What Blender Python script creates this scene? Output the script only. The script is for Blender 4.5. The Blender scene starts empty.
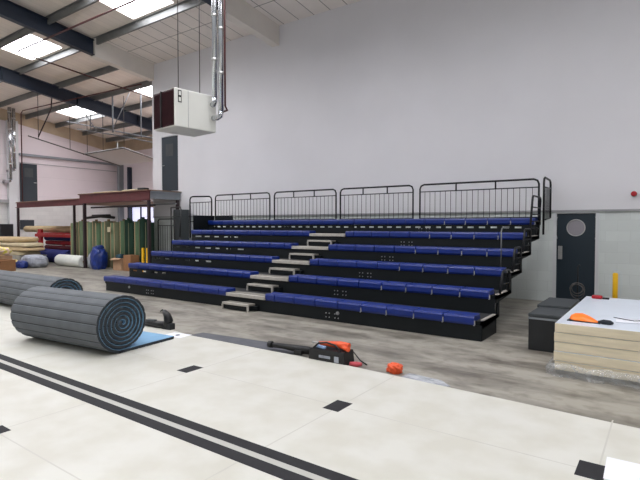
import bpy, bmesh, math, random
from mathutils import Vector, Matrix
random.seed(7)
PI = math.pi
sc = bpy.context.scene
COL = sc.collection

# ------------------------------------------------------------------ materials
def mat(name, col, rough=.6, metal=0., var=0., scale=6., bump=0., col2=None, detail=4, emit=None, estr=0, spec=.5, coat=0., alpha=1, stretch=None):
    m = bpy.data.materials.new(name); m.use_nodes = True
    nt = m.node_tree; b = nt.nodes['Principled BSDF']
    b.inputs['Roughness'].default_value = rough; b.inputs['Metallic'].default_value = metal
    b.inputs['Specular IOR Level'].default_value = spec
    b.inputs['Coat Weight'].default_value = coat
    b.inputs['Alpha'].default_value = alpha
    c = tuple((x/255.)**2.2 for x in col)+(1,)
    b.inputs['Base Color'].default_value = c
    if emit:
        b.inputs['Emission Color'].default_value = tuple((x/255.)**2.2 for x in emit)+(1,)
        b.inputs['Emission Strength'].default_value = estr
    if var or col2 or bump:
        tc = nt.nodes.new('ShaderNodeTexCoord'); mp = nt.nodes.new('ShaderNodeMapping')
        if stretch: mp.inputs['Scale'].default_value = stretch
        nz = nt.nodes.new('ShaderNodeTexNoise'); nz.inputs['Scale'].default_value = scale; nz.inputs['Detail'].default_value = detail
        nt.links.new(tc.outputs['Object'], mp.inputs[0]); nt.links.new(mp.outputs[0], nz.inputs['Vector'])
        cr = nt.nodes.new('ShaderNodeValToRGB')
        c2 = tuple((x/255.)**2.2 for x in col2)+(1,) if col2 else tuple(max(0, v*(1-var)) for v in c[:3])+(1,)
        cr.color_ramp.elements[0].position = .38; cr.color_ramp.elements[0].color = c2
        cr.color_ramp.elements[1].position = .62; cr.color_ramp.elements[1].color = c
        nt.links.new(nz.outputs['Fac'], cr.inputs[0]); nt.links.new(cr.outputs[0], b.inputs['Base Color'])
        if bump:
            bp = nt.nodes.new('ShaderNodeBump'); bp.inputs['Strength'].default_value = bump; bp.inputs['Distance'].default_value = .02
            nt.links.new(nz.outputs['Fac'], bp.inputs['Height']); nt.links.new(bp.outputs[0], b.inputs['Normal'])
    return m

def joints(m, axes, w, h, off=.5, mortar=.01, dark=.6, bump=.3):
    """joint lines of a regular grid laid over the material's own colour"""
    nt = m.node_tree; b = nt.nodes['Principled BSDF']
    tc = nt.nodes.new('ShaderNodeTexCoord'); sp = nt.nodes.new('ShaderNodeSeparateXYZ'); cb = nt.nodes.new('ShaderNodeCombineXYZ')
    nt.links.new(tc.outputs['Object'], sp.inputs[0])
    nt.links.new(sp.outputs[axes[0]], cb.inputs[0]); nt.links.new(sp.outputs[axes[1]], cb.inputs[1])
    br = nt.nodes.new('ShaderNodeTexBrick'); br.offset = off
    br.inputs['Scale'].default_value = 1; br.inputs['Brick Width'].default_value = w; br.inputs['Row Height'].default_value = h
    br.inputs['Mortar Size'].default_value = mortar; br.inputs['Mortar Smooth'].default_value = .3
    br.inputs['Color1'].default_value = (1,1,1,1); br.inputs['Color2'].default_value = (.93,.93,.93,1); br.inputs['Mortar'].default_value = (dark,dark,dark,1)
    nt.links.new(cb.outputs[0], br.inputs['Vector'])
    mx = nt.nodes.new('ShaderNodeMix'); mx.data_type = 'RGBA'; mx.blend_type = 'MULTIPLY'; mx.inputs['Factor'].default_value = 1
    src = b.inputs['Base Color'].links[0].from_socket if b.inputs['Base Color'].links else None
    if src: nt.links.new(src, mx.inputs['A'])
    else: mx.inputs['A'].default_value = b.inputs['Base Color'].default_value
    nt.links.new(br.outputs['Color'], mx.inputs['B']); nt.links.new(mx.outputs['Result'], b.inputs['Base Color'])
    if bump:
        bp = nt.nodes.new('ShaderNodeBump'); bp.inputs['Strength'].default_value = bump; bp.inputs['Distance'].default_value = .01; bp.invert = True
        nt.links.new(br.outputs['Fac'], bp.inputs['Height']); nt.links.new(bp.outputs[0], b.inputs['Normal'])
    return m

M = {}
M['plaster'] = mat('painted plaster', (219,218,222), .8, var=.04, scale=.6)
M['block'] = joints(mat('painted blockwork', (208,214,212), .75, var=.04, scale=2), (0,2), .44, .225, mortar=.006, dark=.88)
M['block_side'] = joints(mat('painted blockwork side', (214,214,212), .75, var=.04, scale=2), (1,2), .44, .225, mortar=.006, dark=.85)
M['cladding'] = joints(mat('white wall lining', (222,212,216), .7, var=.03, scale=1), (1,2), 6, 1.1, off=0, mortar=.012, dark=.85, bump=.1)
M['cladding_back'] = joints(mat('white rear lining', (222,212,216), .7, var=.03, scale=1), (0,2), 6, 1.1, off=0, mortar=.012, dark=.85, bump=.1)
M['insul'] = mat('bare insulation panel', (190,172,148), .85, var=.15, scale=1.5)
M['ledge'] = mat('wall ledge', (150,150,152), .6)
M['roof'] = joints(mat('roof liner sheet', (240,231,221), .7, var=.05, scale=1), (0,1), .30, 30, off=0, mortar=.008, dark=.8, bump=.2)
M['tile'] = joints(mat('ceiling tile', (240,233,227), .8, var=.04, scale=2), (1,0), 1.1825, .575, off=0, mortar=.014, dark=.3, bump=.2)
M['purlin'] = mat('galvanised purlin', (118,120,120), .45, .35, var=.15, scale=3)
M['navy'] = mat('dark blue steel', (36,46,62), .5, .1, var=.12, scale=4)
M['casing'] = mat('painted beam casing', (222,216,208), .8, var=.04, scale=2)
M['door'] = mat('dark slate door paint', (30,44,54), .45, var=.1, scale=3)
M['frame'] = mat('white door frame', (200,202,204), .5)
M['frost'] = mat('frosted glass', (150,146,152), .35, var=.05, scale=5)
M['steel'] = mat('brushed steel', (190,190,188), .35, .8, var=.1, scale=20)
M['day'] = mat('daylit rooflight sheet', (240,244,250), .5, emit=(250,250,255), estr=12.5)
M['daywin'] = mat('daylit translucent panel', (225,225,245), .5, emit=(222,224,255), estr=.9)
M['bay_glow'] = mat('added bay glow', (240,225,228), .5, emit=(255,240,240), estr=3.2)  # glow for the unseen panel added in the rear wall
M['maroon'] = mat('red oxide steel', (92,42,44), .6, var=.2, scale=4)
M['postdark'] = mat('dark brown steel', (48,34,38), .6, var=.2, scale=4)
M['grey_steel'] = mat('primer grey steel', (135,140,146), .55, .2, var=.1, scale=3)
M['ply'] = mat('plywood deck', (132,108,88), .8, var=.2, scale=5)
# concrete with trowel clouds and stains
def concrete():
    m = bpy.data.materials.new('power floated concrete'); m.use_nodes = True
    nt = m.node_tree; b = nt.nodes['Principled BSDF']; L = nt.links.new; N = nt.nodes.new
    b.inputs['Specular IOR Level'].default_value = .5
    tc = N('ShaderNodeTexCoord')
    n1 = N('ShaderNodeTexNoise'); n1.inputs['Scale'].default_value = 1.7; n1.inputs['Detail'].default_value = 6; n1.inputs['Roughness'].default_value = .6; n1.inputs['Distortion'].default_value = .4
    n2 = N('ShaderNodeTexNoise'); n2.inputs['Scale'].default_value = 5; n2.inputs['Detail'].default_value = 5
    mp = N('ShaderNodeMapping'); mp.inputs['Scale'].default_value = (.55, 1.6, 1); mp.inputs['Rotation'].default_value = (0,0,.35)
    L(tc.outputs['Object'], mp.inputs[0]); L(mp.outputs[0], n1.inputs['Vector']); L(tc.outputs['Object'], n2.inputs['Vector'])
    r1 = N('ShaderNodeValToRGB'); e = r1.color_ramp.elements
    e[0].position = .36; e[0].color = (.135,.12,.10,1); e[1].position = .6; e[1].color = (.34,.32,.275,1)
    k = e.new(.46); k.color = (.225,.208,.177,1)
    r2 = N('ShaderNodeValToRGB'); r2.color_ramp.elements[0].position = .30; r2.color_ramp.elements[0].color = (.62,.6,.57,1); r2.color_ramp.elements[1].position = .5; r2.color_ramp.elements[1].color = (1,1,1,1)
    mx = N('ShaderNodeMix'); mx.data_type = 'RGBA'; mx.blend_type = 'MULTIPLY'; mx.inputs['Factor'].default_value = .8
    L(n1.outputs['Fac'], r1.inputs[0]); L(n2.outputs['Fac'], r2.inputs[0]); L(r1.outputs[0], mx.inputs['A']); L(r2.outputs[0], mx.inputs['B'])
    L(mx.outputs['Result'], b.inputs['Base Color'])
    rr = N('ShaderNodeMapRange'); rr.inputs['To Min'].default_value = .35; rr.inputs['To Max'].default_value = .6
    L(n1.outputs['Fac'], rr.inputs['Value']); L(rr.outputs[0], b.inputs['Roughness'])
    return m
M['concrete'] = concrete()
M['court'] = mat('cream court surface', (206,205,197), .45, col2=(197,195,184), scale=2.6, detail=8)
M['court_edge'] = mat('court underlay', (60,60,58), .8)
M['blackmark'] = mat('black hook tape', (34,34,38), .8, var=.25, scale=20)
M['palemark'] = mat('pale centre strip', (178,177,170), .6)
M['seam'] = mat('seam line', (192,190,182), .7)
M['seatblue'] = mat('blue moulded seat plastic', (20,46,122), .34, var=.1, scale=8)
M['tier'] = mat('black painted steel tier', (20,26,29), .55, var=.2, scale=4, spec=.3)
M['tiertop'] = mat('dark anti slip deck', (42,44,46), .8, var=.2, scale=15)
M['alu'] = mat('aluminium nosing', (188,183,175), .5, .25, var=.12, scale=12)
M['alutop'] = mat('grey tread', (128,124,116), .8, var=.2, scale=12)
M['railblack'] = mat('black powder coated tube', (22,24,28), .4, .2)
M['bolt'] = mat('zinc bolt', (165,165,168), .4, .6)
M['matgrey'] = mat('grey ribbed mat', (97,101,105), .8, var=.12, scale=5)
M['matdark'] = mat('dark foam edge', (44,50,56), .85, var=.2, scale=14)
M['matblue'] = mat('light blue foam backing', (122,164,198), .8, var=.08, scale=6)
M['groove'] = mat('mat groove', (34,37,40), .9)
M['cream'] = mat('heater cream enamel', (224,224,217), .45, var=.02, scale=3)
M['grille'] = mat('dark red louvre', (62,24,32), .5, var=.2, scale=6)
M['flue'] = mat('bright flue pipe', (205,208,212), .18, 1., var=.25, scale=3, stretch=(8,8,.6))
M['redpipe'] = mat('red oxide pipe', (78,32,32), .5, var=.2, scale=4)
M['rod'] = mat('threaded rod', (85,82,80), .5, .5)
M['boardcream'] = mat('cream foam board edge', (224,212,184), .75, var=.12, scale=5, stretch=(.4,.4,5))
M['boardtop'] = mat('white board face', (214,222,234), .28, var=.04, scale=3)
M['plastic'] = mat('crumpled clear wrap', (205,208,208), .2, var=.3, scale=14, bump=.8, alpha=.38)
M['film'] = mat('thin clear film', (214,218,224), .2, var=.25, scale=12, bump=.8, alpha=.75)
M['pallet'] = mat('grey pallet board', (150,148,142), .8, var=.2, scale=6)
M['case'] = mat('black case', (30,33,36), .5, var=.2, scale=6)
M['casetop'] = mat('grey case lid', (58,63,66), .5, var=.15, scale=6)
M['bolt_dim'] = mat('dull bracket', (105,108,112), .5, .3)
M['orange'] = mat('orange plastic', (255,122,20), .4)
M['orangered'] = mat('orange red plastic', (235,92,50), .45, var=.15, scale=20)
M['black'] = mat('black plastic', (22,22,24), .45, var=.2, scale=10)
M['red'] = mat('red plastic', (165,22,34), .4)
M['yellow'] = mat('yellow paint', (240,185,20), .45)
M['paper'] = mat('white paper', (232,234,242), .7)
M['ink'] = mat('ink marks', (70,70,80), .7)
M['greenA'] = mat('green turf backing', (126,144,112), .85, var=.15, scale=3, stretch=(6,6,.3))
M['greenB'] = mat('olive roll backing', (104,108,82), .85, var=.15, scale=3, stretch=(6,6,.3))
M['greenC'] = mat('grass green turf', (96,122,92), .9, var=.2, scale=3, stretch=(6,6,.3))
M['greenD'] = mat('dark green turf', (34,62,48), .9, var=.3, scale=3, stretch=(6,6,.3))
M['core'] = mat('cardboard core', (120,95,65), .8)
M['whitefab'] = mat('off white carpet', (212,214,208), .85, var=.06, scale=4)
M['greyfab'] = mat('grey sheet', (162,166,176), .7, var=.3, scale=7, bump=.4)
M['bluebag'] = mat('blue woven plastic', (24,54,132), .4, var=.4, scale=5, bump=.6)
M['bluetarp'] = mat('dark blue carpet', (34,42,104), .8, var=.2, scale=4)
M['card'] = mat('brown cardboard', (150,108,74), .8, var=.12, scale=5)
M['cardlight'] = mat('pale cardboard', (182,146,116), .8, var=.1, scale=5)
M['redcarpet'] = mat('red carpet', (140,24,34), .85, var=.2, scale=4)
M['rackred'] = mat('red rack steel', (175,28,34), .5, var=.1, scale=4)
M['darkred'] = mat('maroon carpet', (92,34,44), .85, var=.2, scale=4)
M['beige'] = mat('beige underlay', (196,172,134), .85, var=.15, scale=3)
M['beige2'] = mat('pale beige underlay', (206,192,160), .85, var=.15, scale=3)
M['teal'] = mat('dark teal cloth', (24,62,74), .8, var=.3, scale=8)
M['floral'] = mat('yellow and white wrap', (225,215,90), .6, col2=(225,190,190), scale=9, detail=2, bump=.4)
M['rubber'] = mat('dark rubber sheet', (92,94,100), .6, var=.2, scale=5)

# ------------------------------------------------------------------ mesh helpers
class MB:
    def __init__(s): s.v = []; s.f = []; s.m = []; s.sm = []
    def add(s, vs, fs, mi=0, smooth=False):
        n = len(s.v); s.v += [tuple(v) for v in vs]
        for f in fs: s.f.append([i+n for i in f]); s.m.append(mi); s.sm.append(smooth)
        return s
    def box(s, x0, x1, y0, y1, z0, z1, mi=0, topmi=None):
        vs = [(x0,y0,z0),(x1,y0,z0),(x1,y1,z0),(x0,y1,z0),(x0,y0,z1),(x1,y0,z1),(x1,y1,z1),(x0,y1,z1)]
        s.add(vs, [(0,3,2,1),(0,1,5,4),(1,2,6,5),(2,3,7,6),(3,0,4,7)], mi)
        s.f.append([len(s.v)-4+i for i in range(4)]); s.m.append(mi if topmi is None else topmi); s.sm.append(False)
        return s
    def tube(s, pts, r, n=8, mi=0, caps=True, closed=False):
        pts = [Vector(p) for p in pts]; rs = r if isinstance(r, (list, tuple)) else [r]*len(pts)
        rings = []; up = None; K = len(pts)
        for i, p in enumerate(pts):
            a = pts[(i-1) % K] if (closed or i) else p; b = pts[(i+1) % K] if (closed or i < K-1) else p
            d = (b-a).normalized()
            if up is None:
                up = Vector((0,0,1)) if abs(d.z) < .9 else Vector((1,0,0))
            u = d.cross(up).normalized(); w = u.cross(d).normalized(); up = w
            rings.append([p + (u*math.cos(2*PI*k/n)+w*math.sin(2*PI*k/n))*rs[i] for k in range(n)])
        vs = [v for rg in rings for v in rg]; fs = []
        for i in range(K if closed else K-1):
            j = (i+1) % K
            for k in range(n): fs.append((i*n+k, i*n+(k+1)%n, j*n+(k+1)%n, j*n+k))
        s.add(vs, [f[::-1] for f in fs], mi, True)
        if caps and not closed:
            m0 = len(s.v)-len(vs)
            s.f.append([m0+k for k in range(n)]); s.m.append(mi); s.sm.append(False)
            s.f.append([m0+(K-1)*n+k for k in reversed(range(n))]); s.m.append(mi); s.sm.append(False)
        return s
    def prism(s, prof, axis, a0, a1, mi=0, smooth=False):
        """closed 2D profile extruded along axis 'x','y' or 'z'"""
        def P(a, p): return (a,p[0],p[1]) if axis == 'x' else ((p[0],a,p[1]) if axis == 'y' else (p[0],p[1],a))
        n = len(prof); vs = [P(a0,p) for p in prof]+[P(a1,p) for p in prof]
        s.add(vs, [(i,(i+1)%n,n+(i+1)%n,n+i) for i in range(n)], mi, smooth)
        m0 = len(s.v)-2*n
        s.f.append([m0+i for i in reversed(range(n))]); s.m.append(mi); s.sm.append(False)
        s.f.append([m0+n+i for i in range(n)]); s.m.append(mi); s.sm.append(False)
        return s
    def build(s, name, mats, parent=None, bevel=0, loc=None, seg=2):
        me = bpy.data.meshes.new(name); me.from_pydata(s.v, [], s.f)
        if not isinstance(mats, (list, tuple)): mats = [mats]
        for m in mats: me.materials.append(m)
        for p, mi, sm in zip(me.polygons, s.m, s.sm): p.material_index = mi; p.use_smooth = sm
        bm = bmesh.new(); bm.from_mesh(me); bmesh.ops.recalc_face_normals(bm, faces=bm.faces); bm.to_mesh(me); bm.free()
        o = bpy.data.objects.new(name, me); COL.objects.link(o)
        if parent: o.parent = parent
        if loc: o.location = loc
        if bevel:
            b = o.modifiers.new('b', 'BEVEL'); b.width = bevel; b.segments = seg; b.limit_method = 'ANGLE'; b.angle_limit = .6
        return o

def tag(o, label, cat, group=None):
    o['label'] = label; o['category'] = cat
    if group: o['group'] = group
    return o
def structure(o): o['kind'] = 'structure'; return o
def thing(name, label, cat, loc=(0,0,0), rz=0, group=None):
    o = bpy.data.objects.new(name, None); COL.objects.link(o); o.empty_display_size = .1
    o.location = loc; o.rotation_euler = (0,0,rz)
    return tag(o, label, cat, group)
def kids(o): return [c for c in COL.objects if c.parent == o]
def dup(root, loc, rz=None, label=None, parent=None):
    c = root.copy(); COL.objects.link(c); c.location = loc
    if rz is not None: c.rotation_euler = (0,0,rz)
    if label: c['label'] = label
    if parent: c.parent = parent
    for ch in kids(root):
        d = ch.copy(); COL.objects.link(d); d.parent = c
        for g in kids(ch):
            e = g.copy(); COL.objects.link(e); e.parent = d
    return c
def lumpy(name, mats, sx, sy, sz, parent=None, loc=(0,0,0), amp=.12, freq=3., seed=0, flat=True, sub=4, sq=.72):
    """soft irregular sack shape resting on its base"""
    from mathutils import noise
    bm = bmesh.new(); bmesh.ops.create_icosphere(bm, subdivisions=sub, radius=1)
    for v in bm.verts:
        c = v.co.copy(); p = [math.copysign(abs(a)**sq, a) for a in c]
        n = noise.noise(Vector((c.x*freq+seed, c.y*freq, c.z*freq)))*amp + noise.noise(Vector((c.x*freq*3+seed, c.y*freq*3, c.z*freq*3)))*amp*.4
        q = Vector(p)*(1+n); z = (q.z+1)*.5
        if flat: z = max(0, z*1.08-.08)
        v.co = (q.x*sx*.5, q.y*sy*.5, z*sz)
    for f in bm.faces: f.smooth = True
    me = bpy.data.meshes.new(name); bm.to_mesh(me); bm.free()
    for m in (mats if isinstance(mats, list) else [mats]): me.materials.append(m)
    o = bpy.data.objects.new(name, me); COL.objects.link(o); o.location = loc
    if parent: o.parent = parent
    return o

# ------------------------------------------------------------------ the setting
WY = 11.81                      # main back wall
def rz_(y): return 7.87 + .13*(WY-y)
structure(MB().box(-31, 6, -5, 20, -.2, 0).build('floor', M['concrete']))

# back wall: plaster above, blockwork below, holes for the two doors
DX0, DX1, DZ = -2.09, -1.22, 2.0
m = MB()
m.box(-16.4, DX0, WY, WY+.25, 0, 2.0, 1); m.box(DX1, 5, WY, WY+.25, 0, 2.0, 1)
m.box(-16.4, -15.85, WY-.03, WY+.25, 2.0, 8.2); m.box(-15.85, -14.88, WY-.03, WY+.25, 2.0, 2.93); m.box(-15.85, -14.88, WY-.03, WY+.25, 5.04, 8.2)
m.box(-14.88, 5, WY-.03, WY+.25, 2.0, 8.2)
structure(m.build('wall_back', [M['plaster'], M['block']]))
structure(MB().box(-16.4, 5, WY-.045, WY-.028, 1.985, 2.025).build('trim_1', M['ledge']))
structure(MB().box(-16.4, -16.15, WY+.251, 18.2, 0, 8.0).build('wall_inner', M['plaster']))
# far end wall with pilaster, ledge and bare insulation under the roof
m = MB()
m.prism([(-5,2.9),(-5,8.3),(12,7.25),(18.2,6.25),(18.2,2.9)], 'x', -29.2, -29.0, 0)
m.box(-29.2, -29.0, -5, 18.2, 0, 2.9, 1)
m.prism([(-5,8.3),(-5,10.1),(18.2,7.08),(18.2,6.25),(12,7.25)], 'x', -29.25, -29.05, 2)
structure(m.build('wall_left', [M['cladding'], M['block_side'], M['insul']]))
structure(MB().box(-29.0, -28.75, 11.7, 12.2, 0, 7.3).build('trim_2', M['frame']))
structure(MB().box(-29.0, -28.8, -5, 12.2, 2.9, 3.05).build('trim_3', M['ledge']))
structure(MB().box(-29.0, -28.85, 12.3, 18.1, 5.5, 5.62).build('trim_4', M['grey_steel']))
structure(MB().box(-29.0, -28.97, 12.3, 18.1, 5.1, 5.14).build('trim_5', M['ledge']))
m = MB()
m.box(-29, -27.9, 18.2, 18.4, 0, 6.3); m.box(-27.9, -25.2, 18.2, 18.4, 0, 1.3); m.box(-27.9, -25.2, 18.2, 18.4, 2.85, 6.3); m.box(-25.2, -24.3, 18.2, 18.4, 0, 6.3); m.box(-24.3, -17, 18.2, 18.4, 5.2, 6.3); m.box(-17, -16.15, 18.2, 18.4, 0, 6.3)
m.box(-29, -16.15, 18.25, 18.45, 6.3, 7.2, 1)
structure(m.build('wall_rear', [M['cladding_back'], M['insul']]))
structure(MB().box(-28.6, -28.35, 17.9, 18.2, 0, 6.2).build('trim_6', M['grey_steel']))
structure(MB().box(-27.6, -27.45, 17.95, 18.2, 0, 5.3).build('trim_7', M['navy']))
structure(MB().box(-24.3, -17, 18.3, 18.34, 0.001, 5.2).build('window_41', M['bay_glow']))  # unseen glowing panel, added to brighten the far left bay
# daylit panel in the rear wall
w = structure(MB().box(-27.9, -25.2, 18.24, 18.28, 1.3, 2.85).build('window_1', M['daywin']))
MB().box(-27.96, -25.14, 18.15, 18.24, 2.8, 2.88).box(-27.96, -25.14, 18.15, 18.24, 1.27, 1.33).box(-26.6, -26.54, 18.15, 18.24, 1.33, 2.8).build('window_frame', M['navy'], w)

# roof: sheets with rooflight openings
sky = [(-13.9,-11.9,6.4,9.33), (-20.6,-18.25,7.9,9.3), (-19.65,-17.4,12.85,14.1), (-26.6,-24.1,12.8,14.25), (-7.6,-5.6,4.8,7.7),
       (-13.9,-11.9,1.8,4.7), (-7.6,-5.6,.3,3.1), (-1.4,.6,4.8,7.7), (-20.3,-18.25,3.2,6.1), (-26.6,-24.1,6.4,9.3), (-1.4,.6,-2.5,1), (-13.9,-11.9,-2.9,.1), (2.4,4.4,1.75,4.75), (-20.6,-18.25,.2,3.1), (-26.6,-24.1,.2,3.1), (-7.6,-5.6,-4,-1.45)]  # all but the first four are out of view, added for more top light
xs = sorted({-29.3, 5.2, -16.4} | {s[0] for s in sky} | {s[1] for s in sky}); ys = sorted({-5., 9.47, 18.4} | {s[2] for s in sky} | {s[3] for s in sky})
m = MB()
for i in range(len(xs)-1):
    for j in range(len(ys)-1):
        xc, yc = (xs[i]+xs[i+1])/2, (ys[j]+ys[j+1])/2
        if xc > -16.4 and yc > 12.9: continue
        if any(s[0] < xc < s[1] and s[2] < yc < s[3] for s in sky): continue
        z0, z1 = rz_(ys[j]), rz_(ys[j+1]); a, b = xs[i], xs[i+1]
        mi = 1 if (xc > -16.4 and yc > 9.47) else 0
        m.add([(a,ys[j],z0),(b,ys[j],z0),(b,ys[j+1],z1),(a,ys[j+1],z1),(a,ys[j],z0+.12),(b,ys[j],z0+.12),(b,ys[j+1],z1+.12),(a,ys[j+1],z1+.12)],
              [(0,1,2,3),(4,7,6,5),(0,4,5,1),(1,5,6,2),(2,6,7,3),(3,7,4,0)], mi)
me_ = m
o = bpy.data.meshes.new('ceiling'); o.from_pydata(m.v, [], m.f)
for mm in (M['roof'], M['tile']): o.materials.append(mm)
for p, mi in zip(o.polygons, m.m): p.material_index = mi
o = bpy.data.objects.new('ceiling', o); COL.objects.link(o); structure(o)
for k, s in enumerate(sky):
    z0, z1 = rz_(s[2])+.08, rz_(s[3])+.08
    w = structure(MB().add([(s[0],s[2],z0),(s[1],s[2],z0),(s[1],s[3],z1),(s[0],s[3],z1),(s[0],s[2],z0+.02),(s[1],s[2],z0+.02),(s[1],s[3],z1+.02),(s[0],s[3],z1+.02)],
              [(0,3,2,1),(4,5,6,7),(0,1,5,4),(1,2,6,5),(2,3,7,6),(3,0,4,7)]).build('window_%d' % (k+2), M['day']))
    b = MB(); n = 3
    for q in range(1, n):
        x = s[0]+(s[1]-s[0])*q/n
        b.prism([(s[2],z0-.02),(s[3],z1-.02),(s[3],z1),(s[2],z0)], 'x', x-.012, x+.012)
    b.build('glazing_rib', M['grey_steel'], w)
# purlins
for y in (-2.95,-1.4,.15,1.7,3.25,4.8,6.35,7.88,9.45,11.05,12.68,14.3,15.9,17.4):
    xe = 5 if y < 9.5 else -16.4
    zt = rz_(y)
    structure(MB().prism([(y-.05,zt-.005),(y+.012,zt-.005),(y+.012,zt-.22),(y+.07,zt-.22),(y+.07,zt-.235),(y,zt-.235),(y,zt-.02),(y-.05,zt-.02)], 'x', -29, xe).build('roof_purlin', M['purlin']))
# rafters: steel I sections, boxed in for the last bay
def rafter(x, y0, y1, lowered=.25, dep=.5):
    a, b = rz_(y0)-lowered+.02, rz_(y1)-lowered+.02
    m = MB(); w = .1; t = .022
    for (zo0, zo1, hw) in ((-t, 0, w), (-dep, -dep+t, w), (-dep+t, -t, .012)):
        m.add([(x-hw,y0,a+zo0),(x+hw,y0,a+zo0),(x+hw,y1,b+zo0),(x-hw,y1,b+zo0),(x-hw,y0,a+zo1),(x+hw,y0,a+zo1),(x+hw,y1,b+zo1),(x-hw,y1,b+zo1)],
              [(0,3,2,1),(4,5,6,7),(0,1,5,4),(1,2,6,5),(2,3,7,6),(3,0,4,7)])
    for q in range(int((y1-y0)/3.)):
        yy = y0+1.4+3.1*q; zz = rz_(yy)-lowered
        m.box(x-.09, x+.09, yy-.008, yy+.008, zz-dep+.03, zz)
    return structure(m.build('roof_beam', M['navy']))
for x in (-3.8, -10.1, -16.4): rafter(x, -5, 9.42, .1, .52)
rafter(-22.1, -5, 18.15, .2, .55); pass
for x in (-3.8, -10.1, -16.4):
    a, b = rz_(9.42), rz_(WY)
    x0, x1 = (x-.14, x+.14)
    structure(MB().add([(x0,9.42,a-.66),(x1,9.42,a-.66),(x1,WY-.03,b-.6),(x0,WY-.03,b-.6),(x0,9.42,a+.01),(x1,9.42,a+.01),(x1,WY-.03,b+.01),(x0,WY-.03,b+.01)],
              [(0,3,2,1),(4,5,6,7),(0,1,5,4),(1,2,6,5),(2,3,7,6),(3,0,4,7)]).build('beam_casing', M['casing']))

# doors
def lever(parent, x, y, z, side=-1, axis='y'):
    m = MB()
    if axis == 'y':
        m.tube([(x,y,z),(x,y+side*.06,z),(x+.12,y+side*.06,z)], .011)
    else:
        m.tube([(y,x,z),(y+side*.06,x,z),(y+side*.06,x-.14,z)], .014)
    return m.build('door_handle', M['steel'], parent)
m = MB(); cx, cz, R = -1.655, 1.64, .175
x0, x1, z1 = -2.03, -1.28, 1.95
# leaf with a round vision panel
for y in (WY+.01, WY+.055):
    n = 32; ring = [(cx+R*math.cos(2*PI*k/n), y, cz+R*math.sin(2*PI*k/n)) for k in range(n)]
    sq = []
    for k in range(n):
        a = 2*PI*k/n; dx, dz = math.cos(a), math.sin(a)
        t = min((x1-cx)/dx if dx > 1e-6 else 9, (x0-cx)/dx if dx < -1e-6 else 9, .24/abs(dz) if abs(dz) > 1e-6 else 9)
        sq.append((cx+dx*t, y, cz+dz*t))
    m.add(ring+sq, [(k,(k+1)%n,n+(k+1)%n,n+k) for k in range(n)])
m.box(x0, x1, WY+.01, WY+.055, 0.008, cz-.24); m.box(x0, x1, WY+.01, WY+.055, cz+.24, z1)
d1 = structure(m.build('door_1', M['door']))
MB().tube([(cx,WY+.02,cz),(cx,WY+.035,cz)], R, 32).build('round_window', M['frost'], d1)
MB().tube([(cx+R*math.cos(a*PI/20), WY+.008, cz+R*math.sin(a*PI/20)) for a in range(40)], .011, 6, closed=True).build('window_ring', M['steel'], d1)
MB().box(x0+.03, x0+.115, WY+.004, WY+.012, .95, 1.24).build('push_plate', M['steel'], d1, .003)
MB().box(x0-.07, x0, WY-.02, WY+.1, 0, z1+.05).box(x1, x1+.07, WY-.02, WY+.1, 0, z1+.05).box(x0, x1, WY-.02, WY+.1, z1, z1+.05).build('door_frame', M['frame'], d1)
d2 = structure(MB().box(-15.84, -14.9, WY-.02, WY+.03, 2.99, 5.02).build('door_2', M['door'], bevel=.004))
MB().box(-15.6, -15.15, WY-.028, WY-.021, 4.3, 4.75).build('vision_panel', M['casetop'], d2); lever(d2, -15.72, WY-.02, 3.95)
d3 = structure(MB().box(-28.99, -28.93, 12.34, 13.22, 2.98, 5.08).build('door_3', M['door'], bevel=.004))
MB().box(-28.93, -28.92, 12.55, 13.0, 4.35, 4.85).build('vision_panel', M['casetop'], d3); lever(d3, 13.15, -28.93, 4.05, 1, 'x')
structure(MB().box(-29, -28.96, 12.22, 13.03, 1.45, 1.98).build('window_40', M['door']))

# ------------------------------------------------------------------ court floor
T = .03
cf = thing('court_floor', 'pale cream sports court floor laid over the concrete in the foreground', 'sports floor', (0,0,0))
MB().prism([(-12.5,-2),(4,-2),(4,4.72),(-.17,4.76),(-3.14,4.90),(-5.9,4.86),(-6.9,5.02),(-12.5,5.0)], 'z', .002, T, 0).build('court_surface', [M['court']], cf)
e = .0015
for y0, y1, mt, nm in ((2.61,2.72,'blackmark','black_stripe'),(2.55,2.61,'palemark','pale_stripe'),(2.435,2.55,'blackmark','black_stripe')):
    MB().box(-12.5, 3.5, y0, y1, T, T+e).build(nm, M[mt], cf)
for (x, y) in ((-4.5,3.71),(-2.47,3.74),(-.41,3.745),(-4.42,1.62),(-2.45,1.6)):
    MB().box(x-.085, x+.085, y-.125, y+.125, T, T+e).build('hook_patch', M['blackmark'], cf)
for x in (-8.6,-6.5,-4.42,-2.45,-.37): MB().box(x-.006, x+.006, 2.72 , 4.83, T, T+.0008).box(x-.006, x+.006, -1.5, 2.43, T, T+.0008).build('seam', M['seam'], cf)
for y in (3.74,1.66): MB().box(-12, 3.5, y-.005, y+.005, T, T+.0007).build('seam', M['seam'], cf)

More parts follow.
